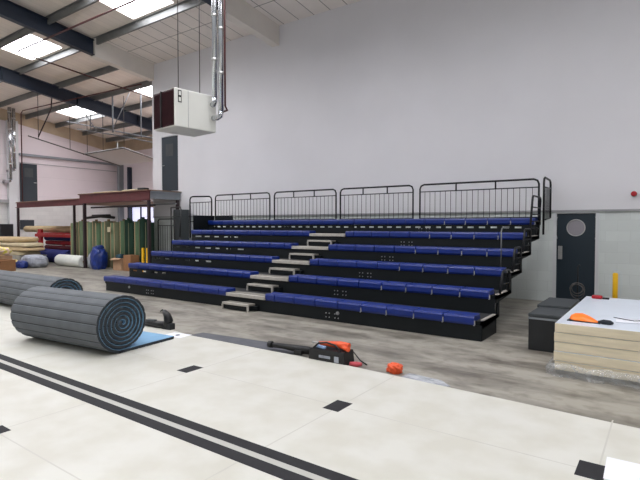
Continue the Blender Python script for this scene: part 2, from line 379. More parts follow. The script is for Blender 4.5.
# ------------------------------------------------------------------ grandstand
NT = 6; Y0 = 7.08; PY = .72; RZ = .295; XL, XR = -12.0, -2.2; AX0, AX1 = -7.44, -6.40
st = thing('retractable_grandstand', 'dark retractable grandstand with six rows of blue bench seats and black guard rails', 'grandstand', (0,0,0))
SEATW = .48
prof = [(.02,-.135),(0,-.105),(-.004,-.03),(.008,-.006),(.04,.002),(.12,-.006),(.2,-.004),(.265,.004),(.275,-.02),(.275,-.075),(.05,-.075),(.045,-.135)]
def seatmesh(w, nm):
    m = MB(); m.prism(prof, 'x', .009, w-.009); return m
seat_me = None
def bracket():
    return MB().box(-.008, .008, -.010, .0, -.15, -.08).box(-.02, .0, -.008, 0, -.16, -.15)
first_seat = first_half = first_br = first_bolt = first_nose = None
for k in range(NT):
    yk = Y0+PY*k; zk = RZ*(k+1); zp = RZ*k
    m = MB()
    yb = yk+PY+.2 if k < 5 else 11.0
    # deck slab and its front channel
    m.box(XL, XR, yk+.05, yb, zk-.06, zk, 0, 1)
    fr = yk+.06
    if k == 0:
        m.box(XL+.06, XR-.01, fr-.02, fr, 0.004, zk-.0605); m.box(XR-.03, XR, fr, yk+.78, .004, zk-.0605); m.box(XL+.06, XL+.09, fr, yk+.78, .004, zk-.0605)
        m.box(XL+.06, XR, yk+.76, yk+.78, .004, zk-.0605)
    else:
        s0, s1 = zk-.138, zk-.102
        m.box(XL, XR-.02, fr-.02, fr, zp+.001, s0); 
        # row of openings right below the seats
        if k == 5: spans = [(XL+.1, XR-.1, .25)]
        else: spans = [(XL+.15, [0,-9.9,-9.2,-8.9,-9.6][k], .42)]
        x = XL; a, b, stp = spans[0]
        n = int((b-a)/stp)
        for q in range(n):
            hx0 = a+q*stp; wq = stp*(.55 if k == 5 else random.uniform(.35,.7))
            m.box(x, hx0, fr-.02, fr, s0, s1); x = hx0+wq
        m.box(x, XR-.02, fr-.02, fr, s0, s1)
        m.box(XL, XR-.02, fr-.02, fr, s1, zk-.0605)
    # end plates stepping up to the next row
    for xs_ in (XL, XR-.03):
        if xs_ == XL and k > 2: continue
        m.prism([(yk+.05,zk-.12),(yb+.02,zk-.06),(yb+.02,zk+(.22 if xs_ != XL else 0)),(yb-.04,zk+(.22 if xs_ != XL else 0)),(yb-.1,zk+.002),(yk+.05,zk+.002)], 'x', xs_, xs_+.03)
    tier = m.build('seating_tier', [M['tier'], M['tiertop']], st)
    if k == 5:
        pass
    # seats
    segs = [(XL+.02, 9, .22), (AX1+.05, 8, 0)] if k < 5 else [(XL+.1, 20, 0)]
    xsq = []
    if k < 5:
        xsq += [XL+.01+SEATW*q for q in range(9)]
        xsq += [XR-.09-SEATW*(q+1) for q in range(8)]
        halves = [(XL+.01+SEATW*9, AX0-(XL+.01+SEATW*9)), (AX1+.03, XR-.09-SEATW*8-(AX1+.03))]
    else:
        xsq += [XR-.04-SEATW*(q+1) for q in range(20)]; halves = [(XL-.06, (XR-.04-SEATW*20)-(XL-.06))]
    for x in sorted(xsq):
        if first_seat is None: first_seat = o = seatmesh(SEATW, 's').build('seat', M['seatblue'], tier)
        else: o = first_seat.copy(); COL.objects.link(o); o.parent = tier
        o.location = (x, yk, zk+.075)
        # small zinc bracket under each joint
        if x+SEATW < -4.3: continue
        if first_br is None: first_br = o = bracket().build('seat_bracket', M['bolt'], tier)
        else: o = first_br.copy(); COL.objects.link(o); o.parent = tier
        o.location = (x+SEATW, yk-.001, zk+.075+.02)
    for (x, w) in halves:
        if w > .05: seatmesh(w, 's').build('seat', M['seatblue'], tier, loc=(x, yk, zk+.075))
    # aluminium bar along the right-hand edge of the deck
    MB().box(XR-.035, XR+.012, yk+.10, yk+.70, zk+.003, zk+.018).build('edge_bar', M['alu'], tier)
    # clusters of bolts on the riser
    bx = [-9.6,-5.25,-5.12,-5.0,-4.9,-4.8][k]
    for cxb in ((bx,) if k else (-10.2, -4.95)):
        for dx in (0,.07,.19,.26):
            for dz in (0,.07):
                if first_bolt is None: first_bolt = o = MB().tube([(0,0,0),(0,-.012,0)], .011, 8).build('bolt', M['bolt'], tier)
                else: o = first_bolt.copy(); COL.objects.link(o); o.parent = tier
                o.location = (cxb+dx, fr-.02, zp+.07+dz)
    # aisle: tread with bright nosing and a half step below
    if k < 5:
        MB().box(AX0, AX1, yk+.04, yk+.30, zk+.001, zk+.012).build('aisle_tread', M['alutop'], tier)
        MB().box(AX0-.01, AX1+.02, yk-.0, yk+.045, zk-.055, zk+.014).build('nosing', M['alu'], tier, .006)
        hx0, hx1, hy0 = -7.36, -6.66, yk-.19
        h = MB(); zt = zp+.145
        h.box(hx0, hx1, hy0+.02, yk+.035, zp+.02 if k else .02, zt-.035); h.box(hx1, hx1+.1, hy0+.12, yk+.035, zp+.03, zt-.04)
        hs = h.build('half_step', M['tier'], st)
        MB().box(hx0-.005, hx1+.005, hy0, hy0+.05, zt-.04, zt+.003).build('nosing', M['alu'], hs, .004)
        MB().box(hx0, hx1, hy0+.05, yk+.035, zt-.035, zt).build('step_tread', M['alutop'], hs)
        for xx in (hx0, hx1): MB().box(xx-.018, xx+.018, hy0+.0, hy0+.03, zp+(.0 if k == 0 else .002)+.001, zt-.04).build('step_leg', M['alu'], hs)
# round wheel cover discs on the front skirt
for x in (-10.9, -4.7):
    MB().tube([(x,Y0+.04,.16),(x,Y0+.02,.16)], .03, 16).build('skirt_knob', M['bolt'], st)
# inner support legs
for x in (-11.6,-9.2,-6.9,-4.6):
    m = MB()
    for k in range(1, 6):
        yy = Y0+PY*k+.5; m.box(x-.03, x+.03, yy-.03, yy+.03, .001, RZ*(k+1)-.061)
    m.box(x-.03, x+.03, Y0+PY+.5, Y0+PY*5+.5, .02, .1)
    m.build('support_frame', M['tier'], st)
# top guard rails
def guard(x0, x1, y, z0, z1, posts=2):
    m = MB(); r = .1; t = .021
    arc0 = [(x0,y,z1-r), (x0+r*.3,y,z1-r*.3), (x0+r,y,z1)]; arc1 = [(x1-r,y,z1), (x1-r*.3,y,z1-r*.3), (x1,y,z1-r)]
    m.tube([(x0,y,z0)]+arc0+arc1+[(x1,y,z0)], t, 8)
    zb = z1-.17; zc = z0+.10
    m.tube([(x0,y,zb),(x1,y,zb)], .013, 6); m.tube([(x0,y,zc),(x1,y,zc)], .013, 6)
    for q in range(1, posts+1):
        xx = x0+(x1-x0)*q/(posts+1); m.tube([(xx,y,zb),(xx,y,z1)], .018, 6)
    n = int((x1-x0)/.125)
    for q in range(1, n):
        xx = x0+(x1-x0)*q/n; m.tube([(xx,y,zc),(xx,y,zb)], .0065, 5)
    return m.build('guard_rail', M['railblack'], st)
GY = 10.99
for a, b in ((-12.02,-9.68),(-9.5,-7.32),(-7.18,-5.08),(-4.9,-2.24)): guard(a, b, GY, 1.76, 2.66)
def guard_y(x, y0, y1, zb0, zb1, zt0, zt1, zb_start):
    m = MB()
    m.tube([(x,y0,zb_start),(x,y0,zt0-.1),(x,y0+.03,zt0-.03),(x,y0+.1,zt0),(x,y1-.1,zt1),(x,y1-.03,zt1-.03),(x,y1,zt1-.1),(x,y1,zb1)], .022, 8)
    m.tube([(x,y0,zt0-.2),(x,y1,zt1-.17)], .013, 6)
    n = 7
    for q in range(1, n):
        t = q/n; yy = y0+(y1-y0)*t; m.tube([(x,yy,zb0+(zb1-zb0)*t),(x,yy,zt0-.2+(zt1-.17-zt0+.2)*t)], .007, 5)
    m.tube([(x,y0,zb0),(x,y1,zb1)], .013, 6)
    return m.build('end_guard', M['railblack'], st)
guard_y(-12.1, 10.02, 10.9, 1.8, 1.86, 2.58, 2.62, 1.3)
guard_y(-2.14, 10.97, 11.66, 1.8, 1.85, 2.69, 2.67, 1.5)
# hooped end rails on the right-hand side
def hoop(y0, y1, zb, zt, bars, lean=.12, r=.021, x=-2.19):
    m = MB()
    m.tube([(x,y0,zb),(x,y0+lean,zt-.08),(x,y0+lean+.03,zt-.02),(x,y0+lean+.1,zt),(x,y1+lean-.1,zt),(x,y1+lean-.03,zt-.02),(x,y1+lean,zt-.08),(x,y1,zb)], r, 8)
    for q in range(bars):
        t = (q+1)/(bars+1); z = zb+(zt-.08-zb)*t; m.tube([(x,y0+lean*t,z),(x,y1+lean*t,z)], .012, 6)
    return m.build('end_rail', M['railblack'], st)
hoop(9.98, 10.72, 1.49, 2.27, 4, .2)
hoop(9.45, 9.95, 1.2, 1.62, 2)
hoop(8.75, 9.2, .9, 1.3, 2)
hoop(8.0, 8.45, .6, .95, 1)
# thin aisle rail post standing near the right end
MB().tube([(-2.45,9.0,.9),(-2.45,9.0,1.58),(-2.45,9.05,1.64),(-2.45,9.15,1.66),(-2.45,9.5,1.66)], .012, 6).build('thin_rail', M['purlin'], st)
# dark closing panel at the top left
MB().box(-12.06, -12.03, 10.1, 10.95, 1.49, 2.0).box(-12.0, -11.2, 10.94, 10.97, 1.78, 2.0).build('closing_panel', M['tier'], st)

# ------------------------------------------------------------------ rolled mats
def mat_roll(name, label, x, y, rot, L, R, flap, turns=7.6, base=T, sx=1.06, group=None):
    root = thing(name, label, 'rolled mat', (x,y,0), rot, group); x0, x1, yc = -L, 0, 0.
    pitch = .055; th = .042; tb = .0042
    # centre line points: (y, z, normal outwards) from flap end to the core
    pts = []
    s = 0.
    Ltot = flap
    st_ = .125
    def groove_samples(L):
        out = []; q = 0.
        while q < L: out += [q, q+.010, q+.020, q+.05, q+.082]; q += st_
        return out
    for q in groove_samples(flap):
        pts.append((yc+flap-q, 0., 0., -1., (q/st_) % 1))
    th_max = turns*2*PI; a = 0.; s = 0.; seq = []
    marks = [0, .010, .020, .045, .07, .1]
    n = 0
    while a < th_max:
        r = R-pitch*a/(2*PI)
        idx = n % 6; tgt = (n//6)*st_+marks[idx]
        a += max(0, (tgt-s))/max(r, .03); s = tgt; n += 1
        seq.append((a, idx))
    for a, idx in seq:
        r = R-pitch*a/(2*PI)
        if r < .035: break
        ny, nz = -math.sin(a), -math.cos(a)
        pts.append((yc+ny*r*sx, R+nz*r, ny, nz, {0:.0, 1:.05, 2:.09}.get(idx, .5)))
    def strip(o_out, o_in, groove):
        m = MB(); vs = []
        for (y, z, ny, nz, g) in pts:
            d = .008 if (groove and .03 < g < .095) else 0
            vs += [(x0, y-ny*(o_out+d), z-nz*(o_out+d)+base), (x1, y-ny*(o_out+d), z-nz*(o_out+d)+base),
                   (x0, y-ny*o_in, z-nz*o_in+base), (x1, y-ny*o_in, z-nz*o_in+base)]
        n = len(pts)
        def F(fs, mi): m.f += fs; m.m += [mi]*len(fs); m.sm += [False]*len(fs)
        m.v = vs
        out = []; gr = []
        for i in range(n-1):
            f = (4*i, 4*i+1, 4*i+5, 4*i+4)
            if groove and .03 < pts[i][4] < .07: gr.append(f)
            else: out.append(f)
        F(out, 0); F(gr, 2)
        F([(4*i+2, 4*i+6, 4*i+7, 4*i+3) for i in range(n-1)], 0 if not groove else 1)
        F([(4*i, 4*i+4, 4*i+6, 4*i+2) for i in range(n-1)]+[(4*i+1, 4*i+3, 4*i+7, 4*i+5) for i in range(n-1)]+[(0,2,3,1),(4*n-4,4*n-3,4*n-1,4*n-2)], 1)
        return m
    strip(.001, th-tb, True).build('ribbed_mat', [M['matgrey'], M['matdark'], M['groove']], root)
    strip(th-tb, th, False).build('blue_backing', [M['matblue'], M['matblue']], root)
    return root
mat_roll('rolled_mat', 'grey ribbed gym mat in a spiral roll, blue flap end unrolled on court floor', -5.80, 3.69, math.radians(6), 1.9, .39, .88)
mat_roll('rolled_mat', 'grey ribbed rolled mat at left edge, behind the roll with a blue flap', -9.04, 4.60, 0, 3.3, .36, .0, base=T)

# ------------------------------------------------------------------ unit heater hanging from the roof
hx, hy = -7.958, 6.236
ht = thing('unit_heater', 'cream box air heater with dark red louvres hanging by rods from the roof', 'heater', (hx, hy, 3.65), -.1117)
LX, LY, HH = .80, .98, .76
MB().box(-LX, 0, 0, LY, 0, HH, 0, 0).build('casing', M['cream'], ht, .02)
m = MB()
m.box(-LX+.02, -.03, -.012, .0, .025, HH-.02)
g = m.build('louvre_frame', M['grille'], ht)
m = MB()
for q in range(17):
    xx = -LX+.03+q*.043
    m.prism([(xx,-.012),(xx+.03,-.03),(xx+.036,-.026),(xx+.012,-.012)], 'z', .05, HH-.05)
m.build('louvre', M['grille'], g)
MB().box(-LX+.34, -LX+.36, -.052, -.012, .02, HH-.02).build('louvre_divider', M['black'], g)
MB().box(0, .006, .07, .15, HH-.28, HH-.04).build('label_plate', M['black'], ht)
MB().box(.006, .009, .085, .135, HH-.26, HH-.18).box(.006, .009, .085, .135, HH-.14, HH-.06).build('label_panel', M['cream'], ht)
MB().box(-.005, .004, .30, .306, .01, HH-.01).build('panel_joint', M['ledge'], ht)
for (ax, ay) in ((-.03,.1),(-.03,.6)):
    rot = Matrix.Rotation(-.1117, 3, 'Z') @ Vector((ax, ay, 0)); top = rz_(hy+rot.y)-3.65-.01
    MB().tube([(ax,ay,HH-.02),(ax,ay,top)], .009, 6).build('hanging_rod', M['rod'], ht)
# outlets at the rear and twin flues
def flue(px_, py_, z0, ztop, r, dx, name, label, mt, elbow=(0,-.2)):
    f = thing(name, label, 'flue pipe', (px_, py_, z0))
    L = ztop-z0
    MB().tube([(0,0,.12),(0,0,L)], r, 16).build('straight_pipe', mt, f)
    m = MB()
    m.tube([(elbow[0],elbow[1],0),(elbow[0]*.45,elbow[1]*.45,0),(elbow[0]*.12,elbow[1]*.12,.03),(0,0,.12)], r*1.06, 16); m.build('elbow', mt, f)
    for q in range(1, int(L/.9)+1): MB().tube([(0,0,q*.9-.03),(0,0,q*.9+.03)], r*1.14, 16).build('joint_collar', M['steel'], f)
    return f
fd = Vector((-.99,.11))
flue(-7.70, 7.04, 4.2, rz_(7.05)-.01, .052, 0, 'flue_pipe', 'bright silver flue pipe rising from the heater to the roof, left of the close pair', M['flue'], (-.1,.02))
flue(-7.575, 7.10, 3.92, rz_(7.1)-.01, .052, 0, 'flue_pipe', 'bright silver flue pipe rising from the heater to the roof, right of the close pair', M['flue'], (-.22,-.03))
tag(MB().tube([(-7.5,7.14,rz_(7.14)-.01),(-7.5,7.14,4.15),(-7.52,7.22,4.08),(-7.80,7.24,4.06)], .02, 8).build('gas_pipe', M['redpipe']), 'thin dark red pipe dropping from the roof beside the silver heater flues', 'pipe')

# far flue pair on the end wall
for (dy, zb, lab) in ((11.55,4.0,'thin silver flue on the far left wall, left one of the far pair'),(11.75,4.6,'thin silver flue on the far left wall, right one of the far pair')):
    flue(-28.2, dy, zb, rz_(dy)-.06, .085, 0, 'flue_pipe', lab, M['flue'], (-.78,0))

# roof pipes
def rp(y, d=.26): return rz_(y)-d
tag(MB().tube([(-2,7.81,7.62),(-11.55,7.81,7.61),(-18.15,7.74,7.61),(-18.2,7.8,7.6),(-17.63,12.66,6.98),(-17.6,14.5,6.75)], .026, 8).build('sprinkler_pipe', M['redpipe']), 'thin dark red pipe under the roof turning a sharp corner below the large rooflight', 'pipe')
tag(MB().tube([(-16.6,11.45,7.1),(-17.26,11.42,7.12),(-25.35,10.97,7.18),(-25.5,10.96,7.05),(-25.5,10.96,2.8)], .026, 8).build('gas_pipe', M['redpipe']), 'thin brown pipe crossing the far roof then dropping down beside the far flues', 'pipe')

# hanging ceiling grid over the platform, part boarded
def gz(y): return 5.75-.2*(y-10.77)
gr = thing('hanging_ceiling_frame', 'thin metal ceiling frame hung on rods above the red platform, partly boarded white', 'ceiling frame', (0,0,0))
ya, yb = 13.25, 15.2
MB().prism([(ya,gz(ya)+.03),(yb,gz(yb)+.03),(yb,gz(yb)+.06),(ya,gz(ya)+.06)], 'x', -24.0, -20.65).build('white_panel', M['frame'], gr)
MB().tube([(-24,10.6,gz(10.6)),(-24,yb,gz(yb))], .028, 6).build('edge_angle', M['rod'], gr)
MB().tube([(-24.1,ya,gz(ya)),(-20.6,ya,gz(ya))], .028, 6).build('edge_angle', M['rod'], gr)
MB().tube([(-20.62,ya,gz(ya)),(-20.62,yb,gz(yb))], .028, 6).build('edge_angle', M['rod'], gr)
for (x, y) in ((-24,11.05),(-24,12.53),(-24,13.4),(-20.65,13.3),(-22.4,13.3)):
    MB().tube([(x,y,gz(y)),(x,y,rz_(y)-.01)], .016, 6).build('hanger_rod', M['rod'], gr)
MB().tube([(-24,11.05,gz(11)+.1),(-24,11.65,7.2),(-24,11.7,rz_(11.7)-.02)], .03, 6).build('brace', M['postdark'], gr)
cr_ = thing('pipe_trapeze', 'light grey rails hung on pale struts between the second and third roof beams', 'pipe rack', (0,0,0))
for p, q in (((78,0),(0,0)),):
    pass
MB().tube([(-25.0,12.9,6.95),(-20.65,12.9,5.98),(-17.1,12.9,5.2)], .03, 6).build('cross_rail', M['grey_steel'], cr_)
MB().tube([(-24.0,12.9,6.45),(-20.4,12.9,5.75),(-17.0,12.9,5.0)], .025, 6).build('cross_rail', M['grey_steel'], cr_)
for (x, zl, w_) in ((-20.9,5.95,.04),(-18.75,5.5,.03),(-22.8,6.3,.022)):
    MB().tube([(x,12.9,zl),(x,12.9,rz_(12.9)-.01)], w_, 6).build('strut', M['grey_steel'], cr_)
MB().tube([(-20.9,12.9,6.1),(-19.6,12.9,rz_(12.9)-.2)], .022, 6).build('brace', M['grey_steel'], cr_)
MB().tube([(-23.7,12.9,rz_(12.9)-.2),(-22.3,12.9,6.2)], .022, 6).build('brace', M['grey_steel'], cr_)

# ------------------------------------------------------------------ mezzanine
mz = thing('steel_platform', 'dark red steel storage platform on thin posts in the far left corner', 'platform', (0,0,0))
MB().box(-19.15, -14.64, 10.34, 10.40, 2.55, 2.9).box(-19.15, -14.64, 10.3, 10.44, 2.88, 2.9).box(-19.15, -14.64, 10.3, 10.44, 2.55, 2.57).build('front_beam', M['maroon'], mz)
MB().box(-24.9, -19.15, 10.44, 10.5, 2.5, 2.74).box(-24.9, -19.15, 10.38, 10.54, 2.72, 2.74).box(-24.9, -19.15, 10.38, 10.54, 2.5, 2.52).build('front_beam', M['maroon'], mz)
MB().box(-14.80, -14.73, 10.45, WY-.05, 2.62, 2.86).box(-14.84, -14.68, 10.45, WY-.05, 2.86, 2.89).build('side_beam', M['grey_steel'], mz)
MB().box(-19.2, -14.68, 10.29, WY-.04, 2.9, 2.93).box(-19.2, -16.45, WY-.04, 18.15, 2.9, 2.93).build('deck', M['ply'], mz)
MB().box(-24.9, -19.2, 10.42, 18.15, 2.74, 2.77).build('deck', M['ply'], mz)
for (x, y, zt, w) in ((-24.84,10.47,2.5,.045),(-20.28,10.72,2.74,.04),(-18.84,10.37,2.55,.05),(-14.68,10.37,2.55,.045),(-14.77,11.65,2.62,.045)):
    MB().box(x-w, x+w, y-w, y+w, .012, zt).box(x-w-.05, x+w+.05, y-w-.05, y+w+.05, .0, .012).build('post', M['postdark'], mz)
MB().box(-18.8, -14.7, 10.6, 10.66, 2.36, 2.42).build('lower_rail', M['postdark'], mz)
MB().box(-18.8, -14.7, 11.5, 11.56, 2.45, 2.5).build('lower_rail', M['grey_steel'], mz)
for x in (-18.4,-16.6): MB().tube([(x,14.5,.0),(x,14.5,2.88)], .045, 8).build('post', M['grey_steel'], mz)
# bits lying on the deck
for (x, y, w, d, h, rz, lab) in ((-17.6,10.6,1.5,.2,.05,.05,'pale timber batten lying along the platform edge, longest'),(-16.2,10.7,.9,.25,.07,-.06,'short pale board on the platform deck by the right end'),(-15.4,10.65,.35,.22,.1,.1,'small dark box on the platform deck near the upper door')):
    tag(MB().box(-w/2, w/2, -d/2, d/2, 0, h).build('timber_batten' if w > .5 else 'small_box', M['beige2'] if w > .5 else M['case'], bevel=.01, loc=(x, y, 2.9305)), lab, 'timber' if w > .5 else 'box').rotation_euler = (0,0,rz)
# tall column far back by the window
# gate in front of the opening
gt = thing('safety_gate', 'black barred safety gate between platform post and grandstand', 'gate', (0,0,0))
m = MB(); x0, x1, y = -14.9, -13.98, 10.9
m.tube([(x0,y,.02),(x0,y,1.84),(x0+.06,y,1.91),(x1-.06,y,1.91),(x1,y,1.84),(x1,y,.02)], .022, 8)
m.tube([(x0,y,1.68),(x1,y,1.68)], .014, 6); m.tube([(x0,y,.75),(x1,y,.75)], .014, 6)
m.build('gate_frame', M['railblack'], gt)
m = MB()
for q in range(1, 7): xx = x0+(x1-x0)*q/7; m.tube([(xx,y,.75),(xx,y,1.68)], .008, 6)
m.build('bars', M['railblack'], gt)
rl = tag(MB().tube([(-14.45,11.12,2.32),(-13.3,10.6,2.3),(-13.0,10.4,2.2),(-12.95,10.3,1.3)], .022, 8).tube([(-14.45,11.12,.01),(-14.45,11.12,2.32)], .022, 8).tube([(-14.45,11.12,2.0),(-13.15,10.5,1.98)], .014, 6).tube([(-12.95,10.3,1.3),(-12.95,10.3,.01)], .022, 8).build('handrail', M['railblack']), 'black tubular handrail beside the grey cabinet at the left end of the grandstand', 'handrail')
gc = thing('steel_cabinet', 'tall narrow dark grey cabinet against the back wall left of the grandstand', 'cabinet', (-14.27,11.42,0))
MB().box(-.21, .21, -.18, .18, .0, 2.25).build('body', M['casetop'], gc, .01)
MB().box(-.19, -.005, -.2, -.181, .05, 2.2).build('door', M['casetop'], gc, .004); MB().box(.005, .19, -.2, -.181, .05, 2.2).build('door', M['casetop'], gc, .004)

# ------------------------------------------------------------------ standing turf rolls
def turf_roll(x, y, r, h, mt, label, group, knob=True, arm=0):
    t = thing('turf_roll', label, 'carpet roll', (x, y, 0), 0, group)
    m = MB(); n = 26; turns = 2
    prof = []
    for q in range(n):
        a = 2*PI*q/n; rr = r*(1+.02*math.sin(3*a+x)); prof.append((rr*math.cos(a), rr*math.sin(a)))
    m.prism(prof, 'z', 0, h, 0, True)
    m.box(-.008, .02, -r*1.03-.008, -r*.95, 0.0, h-.01, 0)     # loose outer edge running down the roll
    m.build('rolled_turf', mt, t)
    MB().box(-.03, .012, -r*1.03-.012, -r*.97-.0085, 0.0, h-.01, 0).build('backing_edge', M['beige'] if mt is not M['greenD'] else M['greenB'], t)
    if knob: MB().tube([(0,0,h),(0,0,h+.07)], r*.35, 12).build('core_tube', M['core'] if mt is not M['greenD'] else M['greenD'], t)
    return t
xs_l = [-20.98+.327*q for q in range(12)]
ms = ['greenA','greenB','greenA','greenC','greenA','greenB','greenC','greenA','greenB','greenA','greenB','greenC']
loc_words = ['first','second','third','fourth','fifth','sixth','seventh','eighth','ninth','tenth','eleventh','twelfth']
cw = {'greenA':'pale sage green','greenB':'olive','greenC':'mid green','greenD':'dark green'}
for q, x in enumerate(xs_l):
    turf_roll(x, 11.1+.05*(q % 2), .155, 1.78+.04*((q*7) % 3), M[ms[q]], '%s turf roll standing upright, %s from left under the platform' % (cw[ms[q]], loc_words[q]), 'turf rolls standing under the platform', q % 3 != 1)
for q, x in enumerate([-17.04+.335*q for q in range(5)]):
    mt = 'greenC' if q == 2 else 'greenD'
    turf_roll(x, 11.12-.04*(q % 2), .16, [1.9,1.78,1.84,1.93,1.8][q], M[mt], '%s turf roll standing near the platform corner, %s of the five darker rolls' % (cw[mt], loc_words[q]), 'turf rolls standing under the platform', True)
tag(MB().tube([(-20.4,11.3,2.0),(-19.3,11.3,2.06),(-18.3,11.3,2.0)], .055, 8).tube([(-19.9,11.3,2.09),(-18.6,11.3,2.09)], .05, 8).build('black_hose', M['black']), 'black corrugated pipe lying across the tops of the green rolls', 'pipe')
# paper label on a roll
tag(MB().box(-18.14, -17.92, 10.90, 10.905, 1.42, 1.62).build('paper_label', M['beige2']), 'small cream paper label stuck on the standing green rolls', 'label')

# ------------------------------------------------------------------ things on the floor at the left
wr = thing('carpet_roll', 'off-white carpet roll lying on the floor in front of the green rolls', 'carpet roll', (-19.93,10.40,0))
MB().tube([(-1.0,0,.24),(-.94,0,.24),(.90,0,.24),(.96,0,.24)], [.215,.235,.235,.22], 24).build('rolled_carpet', M['whitefab'], wr)
MB().tube([(.96,0,.24),(.975,0,.24)], .06, 12).build('core_tube', M['core'], wr)
tag(lumpy('grey_sack', M['greyfab'], .45, .5, .62, loc=(-18.45,10.55,0), seed=2), 'grey sack slumped between platform post and blue bag', 'sack')
bb = thing('blue_bag', 'bright blue woven plastic bag standing in front of the green rolls', 'bag', (-17.88,10.38,0))
lumpy('bag_body', M['bluebag'], .62, .5, .84, bb, seed=5, amp=.2, freq=4)
lumpy('bag_top', M['bluebag'], .3, .25, .18, bb, loc=(.05,0,.74), seed=9, amp=.3, flat=False)
def carton(x, y, w, d, h, rz, label, mt=M['card'], openf=True):
    t = thing('cardboard_box', label, 'box', (x, y, 0), rz)
    m = MB(); k = .012
    m.box(-w/2, w/2, -d/2, -d/2+k, 0, h).box(-w/2, w/2, d/2-k, d/2, 0, h).box(-w/2, -w/2+k, -d/2+k, d/2-k, 0, h).box(w/2-k, w/2, -d/2+k, d/2-k, 0, h).box(-w/2+k, w/2-k, -d/2+k, d/2-k, 0, k)
    m.build('box_body', mt, t)
    if openf:
        MB().add([(-w/2,-d/2,h),(w/2,-d/2,h),(w/2+.01,-d/2-.14,h-.05),(-w/2,-d/2-.14,h-.07)], [(0,1,2,3)]).add([(-w/2,-d/2,h-.004),(w/2,-d/2,h-.004),(w/2+.01,-d/2-.14,h-.055),(-w/2,-d/2-.14,h-.075)], [(3,2,1,0)]).build('flap', mt, t)
    else:
        MB().box(-w/2, w/2, -d/2, -.003, h, h+.006).box(-w/2, w/2, .003, d/2, h, h+.006).build('flap', mt, t)
    return t
carton(-16.85, 10.66, .5, .34, .46, .05, 'pale cardboard box with a dark teal cloth in it, beside the green rolls', M['cardlight'])
tag(lumpy('teal_cloth', M['teal'], .40, .26, .24, loc=(-16.85,10.66,.36), seed=4, amp=.25), 'dark teal cloth heaped in the top of the pale cardboard box', 'cloth')
carton(-16.25, 10.7, .5, .34, .58, -.06, 'brown cardboard box standing right of the box with teal cloth', M['card'], False)
for q, (x, y, lab) in enumerate(((-15.38,10.6,'yellow barrier post behind the grandstand end, left of the two'),(-15.14,10.62,'yellow barrier post behind the grandstand end, right of the two'))):
    t = thing('yellow_post', lab, 'post', (x, y, 0), 0, 'yellow posts')
    MB().box(-.045, .045, -.03, .03, .02, .88).build('upright', M['yellow'], t, .008); MB().box(-.11, .11, -.09, .09, 0, .02).build('foot_plate', M['yellow'], t)
t = tag(lumpy('white_rag', M['whitefab'], .26, .22, .24, loc=(-14.4,10.1,0), seed=8, amp=.2), 'small white bundle on the floor by the yellow posts', 'bundle')
lumpy_o = tag(lumpy('grey_sheet_bundle', M['greyfab'], 1.5, .65, .50, loc=(-20.95,9.42,0), seed=11, amp=.1), 'crumpled grey sheet bundle on the floor in front of the blue carpet', 'bundle')
tag(lumpy('blue_crate_cover', M['bluebag'], .5, .36, .3, loc=(-20.75,8.85,0), seed=13, amp=.14), 'small blue plastic bundle between cardboard boxes and grey sheet', 'bundle')

# red rack with horizontal carpet rolls
rk = thing('carpet_rack', 'red steel rack holding horizontal carpet rolls by the far wall', 'rack', (0,0,0))
for (x, y) in ((-25.15,11.6),) :
    MB().box(x-.17, x+.17, y-.05, y+.05, 0, 1.5 if x < -24 else 1.15).build('rack_post', M['rackred'], rk)
MB().box(-25.4, -20.2, 11.45, 11.52, 1.13, 1.27).build('rack_beam', M['rackred'], rk)
MB().box(-25.4, -20.2, 11.6, 12.9, .46, .53).build('rack_shelf', M['rackred'], rk)
MB().box(-25.4, -20.2, 11.53, 12.9, 1.275, 1.33).build('rack_shelf', M['rackred'], rk)
for (x, y) in ((-25.3,12.8),(-20.35,12.8),(-20.35,11.6)): MB().box(x-.05, x+.05, y-.05, y+.05, 0, 1.27).build('rack_post', M['rackred'], rk)
def hroll(x0, x1, y, z, r, mt, label, rz=0):
    t = thing('carpet_roll', label, 'carpet roll', ((x0+x1)/2, y, z), rz, None)
    L = (x1-x0)/2
    MB().tube([(-L,0,r),(-L+.03,0,r),(L-.03,0,r),(L,0,r)], [r*.95,r,r,r*.95], 18).build('rolled_carpet', mt, t)
    MB().tube([(L,0,r),(L+.012,0,r)], r*.3, 10).build('core_tube', M['core'], t)
    return t
hroll(-28.0, -20.5, 12.2, 1.335, .16, M['beige'], 'long brownish beige carpet roll on top of the red rack')
hroll(-24.9, -20.5, 11.75, .955, .115, M['bluetarp'], 'dark blue carpet roll directly below the top beam of the red rack')
hroll(-24.9, -20.5, 11.80, .74, .105, M['redcarpet'], 'red carpet roll in the red rack, under the dark blue roll')
hroll(-24.9, -20.5, 11.75, .53, .10, M['darkred'], 'maroon carpet roll on the lower rack shelf, below the red roll')
hroll(-26.2, -21.35, 11.1, 0, .30, M['bluetarp'], 'thick dark blue carpet roll lying on the floor before the red rack')
